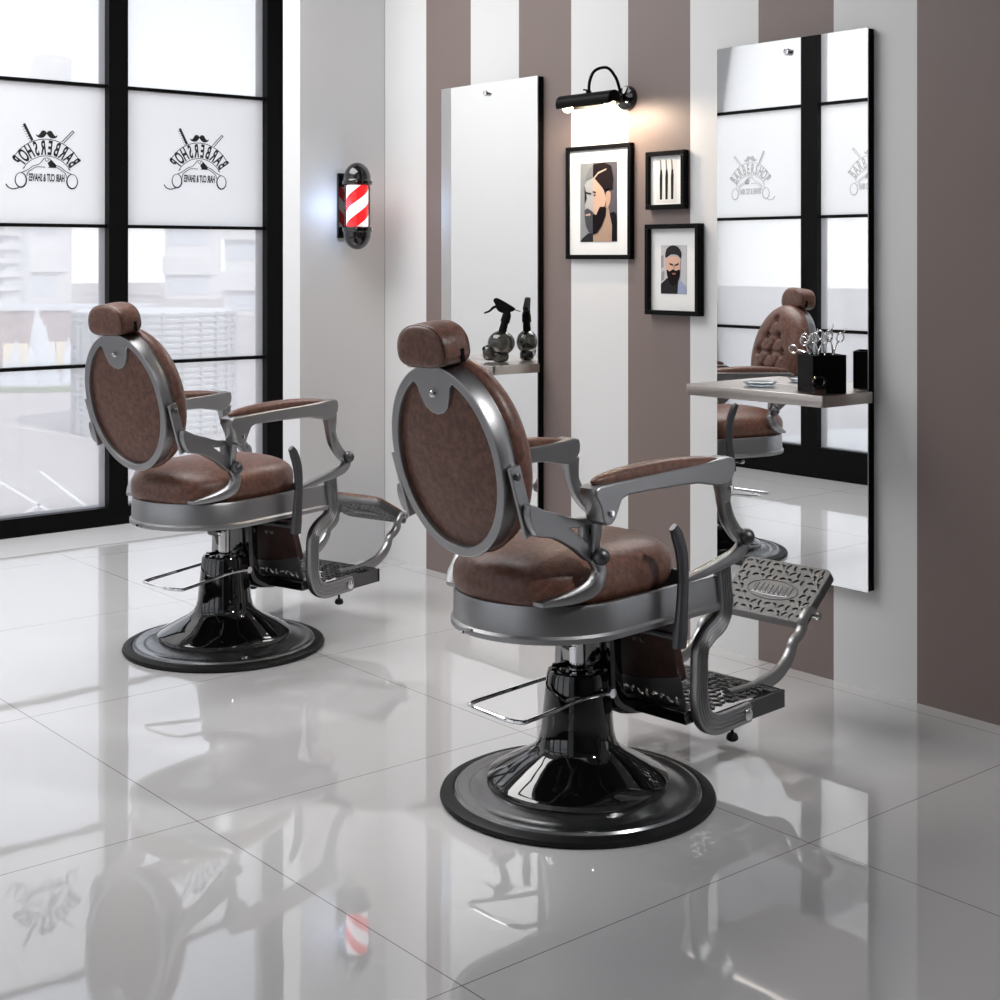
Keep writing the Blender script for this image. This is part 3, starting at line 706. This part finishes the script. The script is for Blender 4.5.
# skull spray bottle
def spray():
    t = empty('spray_bottle', (3.538, 4.245, .9005), math.radians(-42)); t.scale = (1.04, 1.04, 1.03); tag(t, 'smoky glass skull spray bottle with black trigger head on the left steel shelf', 'spray bottle')
    bm = BM()
    def sk(c):
        x, y, z = c
        x *= 1
        if z < .055 and x < -.01: x *= .9
        return Vector((x, y, z))
    cushion(bm, .008, 0, .070, .050, .040, .046, 1, 1, 28, 16)
    obj('skull_bottle', bm, M['smoke'], t, sharp=80)
    bm = BM()
    cushion(bm, -.034, 0, .034, .027, .030, .030, .75, .8, 24, 12)      # face and jaw
    cushion(bm, .004, 0, .020, .032, .027, .020, .6, .6, 20, 10)
    obj('skull_jaw', bm, M['smoke'], t, sharp=70)
    bm = BM()
    for s in (-1, 1): sphere(bm, (-.053, s*.012, .048), .0095, seg=10)
    obj('eye_socket', bm, M['blackm'], t)
    bm = BM()
    tube(bm, [(.010, 0, .104), (.022, 0, .150), (.028, 0, .168)], [.0155, .0135, .0135], 14)
    tube(bm, [(.021, 0, .146), (.028, 0, .172), (.030, 0, .190)], [.0175, .0165, .011], 14)
    obj('neck', bm, M['blackm'], t)
    head = [(-.018, .228), (-.008, .233), (.012, .224), (.045, .204), (.056, .196), (.050, .190), (.038, .186), (.026, .182), (.006, .186), (-.006, .196), (-.010, .210)]
    bm = plates(BM(), [smooth2(head, 3)], .020, .003, XZ(0)); lathe(bm, [(.007, -.008), (.008, .0)], 12, mtx=Matrix.Translation((-.018, 0, .229)) @ Matrix.Rotation(-PI/2.6, 4, 'Y'))
    obj('sprayer_head', bm, M['blackm'], t)
    bm = BM(); band(bm, [(-.004, .208), (-.022, .200), (-.035, .188), (-.055, .180)], [.012, .010, .008, .006], .010, y=0); obj('trigger', bm, M['blackm'], t)
    bm = BM(); tube(bm, [(.040, 0, .205), (.060, 0, .192), (.078, 0, .186)], .0018, 6); obj('rear_wire', bm, M['blackm'], t)
spray()
# scissors box
sb = empty('scissors_box', (3.482, 2.686, .9005), math.radians(-27)); tag(sb, 'square black box holding scissors on the right steel shelf', 'box')
bm = BM(); b_ = .053
box(bm, -b_, b_, -b_, b_, 0, .004)
for x0, x1, y0, y1 in ((-b_, b_, -b_, -b_+.004), (-b_, b_, b_-.004, b_), (-b_, -b_+.004, -b_+.004, b_-.004), (b_-.004, b_, -b_+.004, b_-.004)): box(bm, x0, x1, y0, y1, .004, .112)
obj('shell', bm, M['black'], sb)
obj('insert', box(BM(), -b_+.005, b_-.005, -b_+.005, b_-.005, .09, .104), M['blackm'], sb)
def scissors(loc, tilt, spread, label, ln=1.0):
    rz, lean = -.70, 0
    t = empty('scissors', loc, rz); tag(t, label, 'scissors', 'steel scissors standing in the black box')
    for s in (-1, 1):
        bm = BM()
        a = s*spread+tilt
        Mx = Matrix.Rotation(lean, 4, 'X') @ Matrix.Rotation(a, 4, 'Y')
        tube(bm, [Mx @ Vector(p) for p in ((0, 0, -.012), (0, 0, 0), (s*.002, 0, .022*ln), (s*.006, 0, .036*ln))], [.0015, .003, .0024, .0022], 8)
        tube(bm, [Mx @ Vector((s*.010+.0105*math.cos(q), 0, .048*ln+.0135*math.sin(q))) for q in [2*PI*k/18 for k in range(18)]], .0021, 8, closed=True)
        if s > 0: tube(bm, [Mx @ Vector(p) for p in ((.014, 0, .060*ln), (.020, 0, .068*ln), (.020, 0, .075*ln))], .0018, 6)
        obj('blade', bm, M['chrome'], t)
    obj('pivot_screw', sphere(BM(), (0, -.003, 0), .0035, seg=10), M['chrome'], t)
zb = 1.012
for a in (((3.454, 2.710, zb), -.75, .30, 'leftmost steel scissors in the black box, leaning far left with open finger rings', 1.0),
          ((3.465, 2.700, zb), -.30, .16, 'steel scissors second from the left in the black box', 1.0),
          ((3.475, 2.694, zb), .05, .16, 'steel scissors third from the left in the black box, rings overlapping its neighbour', 1.0),
          ((3.488, 2.680, zb), .0, .05, 'slim steel scissors right of centre in the black box, almost closed', 1.2),
          ((3.505, 2.662, zb), .08, .13, 'rightmost steel scissors in the black box, standing apart', 1.1)): scissors(*a)
# ring-handled brush lying upright before the box
def brush():
    t = empty('neck_brush', (3.404, 2.634, .9005), math.radians(52)); tag(t, 'small ring handled brush with dark bristles before the black scissors box', 'brush')
    bm = BM(); tube(bm, [(0, .017*math.cos(q), .037+.015*math.sin(q)) for q in [2*PI*k/24 for k in range(24)]], .0045, 10, closed=True)
    box(bm, -.007, .007, -.019, .019, .018, .025); obj('handle', bm, M['gloss'], t)
    bm = BM()
    for i in range(11):
        for j in range(3): tube(bm, [((j-1)*.004, -.0165+.0033*i, .019), ((j-1)*.0048, -.018+.0036*i, .0)], .0009, 5)
    obj('bristles', bm, M['bristle'], t)
brush()
ds = empty('glass_dish', (3.50, 2.935, .9005)); tag(ds, 'shallow pale blue glass dish on the right steel shelf', 'dish')
obj('bowl', lathe(BM(), [(.0, 0), (.028, 0), (.044, .004), (.054, .012), (.052, .013), (.042, .006), (.026, .003), (0, .003)], 40), M['dish'], ds)
# ------------------------------------------------------------------ pictures
def frame(yc, zc, wd, ht, dep, label, bar=.016):
    t = empty('framed_picture', (XR, yc, zc)); tag(t, label, 'picture frame', 'black framed pictures under the lamp')
    a, b = wd/2, ht/2
    bm = BM(); box(bm, -dep, 0, -a, a, -b, -b+bar); box(bm, -dep, 0, -a, a, b-bar, b); box(bm, -dep, 0, -a, -a+bar, -b+bar, b-bar); box(bm, -dep, 0, a-bar, a, -b+bar, b-bar)
    obj('moulding', bm, M['black'], t, bevel=.0015)
    obj('mount', box(BM(), -.012, -.006, -a+bar, a-bar, -b+bar, b-bar), M['mat_board'], t)
    return t
def P2(bm, pts, lay, sc, off=(0, 0), sm=0):
    """flat patch of a picture: (right, up) in print units, seen from the room"""
    q = smooth2(pts, sm) if sm else pts
    vs = [bm.verts.new((-.0125-.00022*lay, -(off[0]+x*sc[0]), off[1]+y*sc[1])) for x, y in q]
    f = bm.faces.new(vs); bmesh.ops.triangulate(bm, faces=[f])
def patchset(parent, layers, sc, off):
    art = empty('print', (0, 0, 0)); art.parent = parent
    for i, (nm, col, pts, sm) in enumerate(layers):
        bm = BM()
        for p in (pts if isinstance(pts[0][0], (tuple, list)) else [pts]): P2(bm, p, i+1, sc, off, sm)
        k = 'print_%02d%02d%02d' % tuple(int(c*99) for c in col)
        if k not in M: M[k] = mat(k, tuple(c*c**.25 for c in col), .7, spec=.08)
        me = bpy.data.meshes.new(nm); bm.to_mesh(me); bm.free(); o = link_me(nm, me, M[k], art)
f1 = frame(3.793, 1.498, .338, .412, .020, 'large black picture frame left, portrait of a bearded man in profile')
SQ = [(-1, -1), (1, -1), (1, 1), (-1, 1)]
patchset(f1, [
 ('left_background', (.34, .36, .37), [(-1, -1), (-.28, -1), (-.28, 1), (-1, 1)], 0),
 ('right_background', (.16, .155, .18), [(-.28, -1), (1, -1), (1, 1), (-.28, 1)], 0),
 ('shirt_right', (.02, .018, .025), [(.55, -1), (1, -1), (1, -.35), (.85, -.25), (.62, -.28), (.78, -.6)], 0),
 ('shirt_left', (.05, .05, .055), [(-1, -1), (-.28, -1), (-.28, -.78), (-.55, -.78), (-.9, -.92)], 0),
 ('neck', (.50, .37, .29), [(-.28, -1), (.72, -1), (.74, -.6), (.60, -.28), (.54, -.05), (.2, -.2), (-.1, -.5), (-.28, -.7)], 0),
 ('face_grey', (.50, .50, .50), [(-.28, .62), (-.60, .55), (-.74, .45), (-.72, .32), (-.76, .22), (-.62, .10), (-.74, -.06), (-.70, -.12), (-.68, -.2), (-.28, -.3)], 0),
 ('face', (.66, .48, .38), [(-.28, .62), (-.05, .55), (.3, .3), (.42, .1), (.36, -.1), (.1, -.2), (-.1, -.35), (-.28, -.25)], 0),
 ('hair_grey', (.28, .29, .30), [(-.28, .93), (-.5, .85), (-.72, .62), (-.60, .58), (-.28, .66)], 0),
 ('hair', (.035, .025, .028), [(-.28, .95), (.3, 1), (.7, .9), (.82, .6), (.78, .3), (.62, .3), (.5, .35), (.34, .25), (.25, .35), (-.02, .5), (-.28, .66)], 0),
 ('parting', (.6, .5, .42), [(-.28, .60), (.0, .76), (.45, .84), (.45, .81), (.0, .71), (-.28, .55)], 0),
 ('ear', (.60, .42, .33), [(.42, .2), (.55, .28), (.68, .22), (.66, .0), (.55, -.14), (.44, -.1)], 2),
 ('beard_grey', (.12, .12, .13), [(-.74, -.2), (-.58, -.14), (-.28, -.24), (-.28, -.8), (-.5, -.76), (-.66, -.6), (-.72, -.4)], 0),
 ('beard', (.02, .014, .018), [(-.28, -.3), (-.1, -.32), (.1, -.12), (.36, -.12), (.44, -.15), (.40, -.35), (.2, -.6), (-.05, -.78), (-.28, -.82)], 0),
 ('mouth', (.62, .45, .42), [(-.68, -.30), (-.42, -.28), (-.40, -.33), (-.66, -.34)], 0),
 ('brow_eye', (.08, .06, .06), [[(-.28, .29), (-.10, .26), (-.12, .23), (-.28, .25)], [(-.24, .20), (-.12, .18), (-.14, .155), (-.24, .165)], [(-.66, .27), (-.36, .24), (-.36, .20), (-.64, .23)]], 0),
], (.096, .143), (0, 0))
f3 = frame(3.420, 1.257, .250, .312, .030, 'black picture frame lower right, bearded man facing the viewer')
patchset(f3, [
 ('background', (.60, .60, .62), SQ, 0),
 ('background_detail', (.40, .38, .40), [[(-1, .55), (-.8, .6), (-.78, .1), (-1, .05)], [(-.95, -.1), (-.72, -.05), (-.75, -.4), (-.98, -.5)]], 0),
 ('shirt', (.42, .46, .60), [(.15, -1), (1, -1), (1, -.75), (.6, -.45), (.3, -.55)], 0),
 ('jacket', (.05, .05, .055), [(-1, -1), (.3, -1), (.35, -.5), (.1, -.5), (-.5, -.35), (-1, -.6)], 0),
 ('face', (.74, .52, .42), [(-.6, .5), (.45, .5), (.52, .2), (.45, -.2), (.1, -.5), (-.3, -.45), (-.55, -.1)], 2),
 ('hair', (.06, .055, .06), [(-.65, .52), (-.55, .85), (-.1, 1), (.35, .93), (.6, .7), (.55, .45), (.3, .6), (-.2, .62), (-.5, .5)], 2),
 ('beard', (.03, .018, .02), [(-.55, .0), (-.3, -.08), (-.05, .02), (.2, -.05), (.5, .0), (.45, -.35), (.2, -.62), (-.1, -.68), (-.4, -.45)], 2),
 ('eyes', (.06, .04, .04), [[(-.32, .28), (-.02, .22), (-.04, .16), (-.3, .2)], [(.1, .2), (.42, .28), (.4, .2), (.12, .14)]], 0),
 ('mouth', (.45, .22, .2), [(-.1, -.14), (.2, -.14), (.15, -.2), (-.06, -.2)], 0),
 ('nose', (.62, .40, .32), [(.0, .2), (.1, .2), (.14, .04), (-.02, .04)], 0),
], (.060, .083), (-.002, 0))
f2 = frame(3.456, 1.564, .182, .200, .024, 'smallest black picture frame, upper right, drawing of three razors')
rz_ = []
for x in (-.55, 0, .55):
    rz_.append([(x-.10, -.85), (x+.12, -.85), (x+.14, -.1), (x+.16, .2), (x+.10, .5), (x-.06, .5), (x-.12, .1)])
patchset(f2, [('paper', (.80, .80, .78), SQ, 0), ('razors', (.05, .045, .045), rz_, 0),
              ('blades', (.30, .29, .29), [[(x-.06, .45), (x+.10, .45), (x+.04, .85), (x-.10, .95)] for x in (-.55, 0, .55)], 0)], (.048, .078), (0, 0))
# ------------------------------------------------------------------ picture lamp
t = empty('picture_lamp', (XR, 3.655, 1.862)); tag(t, 'black picture lamp with curved arm over the framed portraits', 'lamp')
loc = lambda x, y, z: (x-XR, y-3.655, z-1.862)
bm = lathe(BM(), [(.045, 0), (.045, .010), (.040, .018), (.016, .024), (.016, .045), (0, .047)], 32, mtx=Matrix.Translation((-.0, 0, 0)) @ Matrix.Rotation(-PI/2, 4, 'Y'))
obj('wall_plate', bm, M['gloss'], t)
bm = tube(BM(), [loc(3.605, 3.655, 1.865), loc(3.598, 3.657, 1.90), loc(3.585, 3.662, 1.935), loc(3.555, 3.672, 1.965), loc(3.515, 3.690, 1.955), loc(3.500, 3.702, 1.92), loc(3.497, 3.705, 1.872)], .0055, 10, 5); obj('arm', bm, M['black'], t)
bm = BM(); segs = 20; R0 = .031; ys = (3.575, 3.845); rings = []
for y, rr_ in ((ys[0]-.006, .018), (ys[0], R0), (ys[1], R0), (ys[1]+.006, .018)):   # half-open trough, lower side open
    rings.append([bm.verts.new(loc(3.497+rr_*math.cos(a), y, 1.845+rr_*math.sin(a))) for a in [math.radians(-35+250*k/segs) for k in range(segs+1)]])
for a, b in zip(rings, rings[1:]):
    for k in range(segs): bm.faces.new([a[k], a[k+1], b[k+1], b[k]])
bm.faces.new(rings[0]); bm.faces.new(rings[-1])
so = obj('shade', bm, M['black'], t); md = so.modifiers.new('s', 'SOLIDIFY'); md.thickness = .0015
bm = BM(); tube(bm, [loc(3.497, 3.705, 1.872), loc(3.497, 3.705, 1.882)], .010, 12); tube(bm, [loc(3.497, 3.71, 1.885), loc(3.490, 3.725, 1.888)], .003, 8); obj('joint', bm, M['black'], t)
for y in (3.60, 3.815):
    bm = BM(); sphere(bm, loc(3.497, y, 1.834), .020, sz=1.05, seg=16); obj('bulb', bm, M['bulb'], t)
for y in (3.645, 3.70, 3.765):
    d = bpy.data.lights.new('lamp_bulb_light', 'POINT'); d.energy = 3.0; d.color = (1, .80, .60); d.shadow_soft_size = .012
    o = bpy.data.objects.new('lamp_bulb_light', d); COL.objects.link(o); o.parent = t; o.location = loc(3.497, y, 1.8315)
# ------------------------------------------------------------------ barber pole
bx, by = 3.428, 5.040
t = empty('barber_pole', (bx, by, 1.399)); tag(t, 'lit red and white barber pole with black domed ends on the grey wall', 'barber pole')
def dome_prof(s):
    P_ = [(.0555, 0), (.0625, .004*s), (.0625, .018*s), (.058, .024*s)]
    P_ += [(.0575*math.cos(a), (.026+.070*math.sin(a))*s) for a in [PI/2*k/10 for k in range(10)]]+[(0, .096*s)]
    return P_
obj('lower_dome', lathe(BM(), dome_prof(-1), 40, c=(0, 0, .028)), M['gloss'], t)
obj('upper_dome', lathe(BM(), dome_prof(1), 40, c=(0, 0, .200)), M['gloss'], t)
sp_o = obj('spiral_cylinder', lathe(BM(), [(.046, 0), (.046, .172)], 48), M['spiral'], t); sp_o.location = (0, 0, .028)
bm = BM(); rings = [[bm.verts.new((.054*math.cos(2*PI*k/40), .054*math.sin(2*PI*k/40), z)) for k in range(40)] for z in (.028, .200)]
for k in range(40): bm.faces.new([rings[0][k], rings[0][(k+1) % 40], rings[1][(k+1) % 40], rings[1][k]])
obj('glass_tube', bm, M['tube'], t)
bm = BM(); box(bm, -.036, .012, .090, .1025, -.02, .255); 
for z in (.018, .218): box(bm, -.016, .010, .045, .092, z-.010, z+.010)
obj('wall_bracket', bm, M['gloss'], t, bevel=.003)
bm = BM()
for z in (.02, .215):
    for a in (-2.2, -.9, .3): lathe(bm, [(.004, 0), (.004, .006), (0, .007)], 10, mtx=Matrix.Translation((.0625*math.cos(a), .0625*math.sin(a), z)) @ Matrix.Rotation(a, 4, 'Z') @ Matrix.Rotation(PI/2, 4, 'Y'))
obj('thumb_screws', bm, M['chrome'], t)
d = bpy.data.lights.new('pole_glow', 'POINT'); d.energy = .55; d.color = (.38, .66, 1); d.shadow_soft_size = 0
o = bpy.data.objects.new('pole_glow', d); COL.objects.link(o); o.parent = t; o.location = (-.080, -.01, .11)
# ------------------------------------------------------------------ the city outside (street far below the shop's floor)
G = -12
M['street'] = mat('pale_paving', (.47, .42, .40), .8, var=.08, vscale=.08)
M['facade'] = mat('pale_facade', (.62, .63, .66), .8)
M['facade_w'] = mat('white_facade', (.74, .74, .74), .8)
M['brick'] = mat('brown_stone', (.36, .28, .27), .8, var=.1, vscale=.2)
M['win'] = mat('facade_window', (.62, .66, .70), .3)
M['slat'] = mat('facade_slat', (.44, .45, .46), .6)
M['warm_win'] = mat('lit_shop_window', (.5, .45, .35), .5, emis=(.9, .8, .55), es=.5)
M['water'] = mat('fountain_foam', (.85, .87, .88), .7)
M['line'] = mat('road_marking', (.80, .79, .77), .8)
M['leafy'] = mat('hedge_green', (.20, .27, .13), .9, var=.4, vscale=1.5)
sbox('ground', -500, 500, 10, 700, G-.5, G, M['street'])
def ext(name, loc_, rz, label, cat): 
    t = empty(name, loc_, rz); return tag(t, label, cat)
# round slatted building
def at(px, dist): 
    th = math.atan(1210/1450); F = Vector((math.sin(th), math.cos(th), 0)); R = Vector((math.cos(th), -math.sin(th), 0)); return F*dist+R*((px-500)/1450*dist)
def cyl_building(px, dist, r, h, label, m1, m2, n=14):
    p = at(px, dist); t = ext('round_building', (p.x, p.y, G), 0, label, 'building')
    obj('core', lathe(BM(), [(r*.96, 0), (r*.96, h)], 64), m1, t)
    bm = BM()
    for k in range(n):
        z = h*(k+.5)/n; lathe(bm, [(r, z), (r, z+h/n*.34), (r*.95, z+h/n*.34), (r*.95, z)], 64)
    obj('louvres', bm, m2, t)
    bm = BM()
    for k in range(26): a = 2*PI*k/26; box(bm, r*.96, r*1.01, -.06, .06, 0, h, Matrix.Rotation(a, 4, 'Z'))
    obj('mullions', bm, m2, t)
    return t
# brown low block left
t = ext('low_building', tuple(at(20, 176).xy)+(G,), math.radians(-34), 'low brown stone building across the square with a lit shop front', 'building')
obj('wall', box(BM(), -21, 14, 0, 14, 0, 6.8), M['brick'], t)
obj('roof', box(BM(), -21.4, 14.4, -.4, 14, 6.8, 7.2), M['facade'], t)
for x0, x1, z0, z1 in ((-12, -3, 2.6, 6.0), (-20, -14.5, 2.6, 6.0), (3, 5.5, 0, 3), (8, 10, 0, 3), (-2, 1, 0, 2.8)):
    wo = obj('window', box(BM(), x0, x1, -.12, .2, z0, z1), M['warm_win'], t)
    mb = BM(); n = max(2, int((x1-x0)/1.1))
    for k in range(1, n): box(mb, x0+(x1-x0)*k/n-.07, x0+(x1-x0)*k/n+.07, -.2, 0, z0, z1)
    obj('mullions', mb, M['brick'], wo)
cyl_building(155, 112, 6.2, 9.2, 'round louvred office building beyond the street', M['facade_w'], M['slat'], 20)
def tower(px, dist, wd, dp, h, rz, label, m1, m2, floors, name='tower_block'):
    p = at(px, dist); t = ext(name, (p.x, p.y, G), rz, label, 'building')
    obj('wall', box(BM(), -wd/2, wd/2, 0, dp, 0, h), m1, t)
    for s, nm in ((0, 'balcony_slabs'),):
        bm = BM()
        for k in range(floors): z = h*(k+.5)/floors; box(bm, -wd/2-.5, wd/2+.5, -1.2, dp*.5, z, z+h/floors*.38)
        obj(nm, bm, m2, t)
    bm = BM()
    for k in range(floors): z = h*k/floors; box(bm, -wd/2+1, wd/2-1, -.15, .1, z+h/floors*.1, z+h/floors*.45)
    obj('windows', bm, M['win'], t)
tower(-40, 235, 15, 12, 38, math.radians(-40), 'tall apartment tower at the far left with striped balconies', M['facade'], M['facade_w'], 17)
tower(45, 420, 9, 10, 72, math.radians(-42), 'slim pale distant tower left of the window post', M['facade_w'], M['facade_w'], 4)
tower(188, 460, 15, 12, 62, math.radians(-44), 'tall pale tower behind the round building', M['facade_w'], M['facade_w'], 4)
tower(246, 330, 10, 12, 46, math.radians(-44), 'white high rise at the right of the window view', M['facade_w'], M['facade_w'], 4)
# fountain
p = at(42, 150); t = ext('fountain', (p.x, p.y, G), 0, 'large round fountain with tall white spray on the square', 'fountain')
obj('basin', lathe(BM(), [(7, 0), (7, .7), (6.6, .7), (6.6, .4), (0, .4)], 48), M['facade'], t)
obj('hedge', lathe(BM(), [(8.4, 0), (8.4, .5), (7.3, .5), (7.3, 0)], 48), M['leafy'], t)
def mist_mat():
    m = glass_mat('water_mist', .55, (.95, .96, .97), gl=0); return m
M['mist'] = mist_mat()
rs = random.Random(3)
for k in range(26):
    a = rs.uniform(0, 2*PI); r = rs.uniform(.5, 6); h = rs.uniform(1.2, 3)+(6-r)*rs.uniform(.5, 1.1)
    bm = BM(); tube(bm, [(r*math.cos(a), r*math.sin(a), .3), (r*1.03*math.cos(a), r*1.03*math.sin(a), h*.7), (r*1.06*math.cos(a), r*1.06*math.sin(a), h)], [.55, .45, .12], 8, 3)
    obj('water_jet', bm, M['mist'], t)
# street markings
bm = BM()
for k, (px0, py0, px1, py1) in enumerate(((-60, 62, 40, 78), (-10, 88, 60, 74), (40, 90, 120, 70), (-40, 120, 110, 104), (0, 55, 60, 60))):
    a, b = at(px0, py0), at(px1, py1); d = (b-a); ln = d.length; an = math.atan2(d.y, d.x)
    box(bm, 0, ln, -.12, .12, G, G+.01, Matrix.Translation((a.x, a.y, 0)) @ Matrix.Rotation(an, 4, 'Z'))
o = obj('road_marking', bm, M['line']); o['kind'] = 'structure'
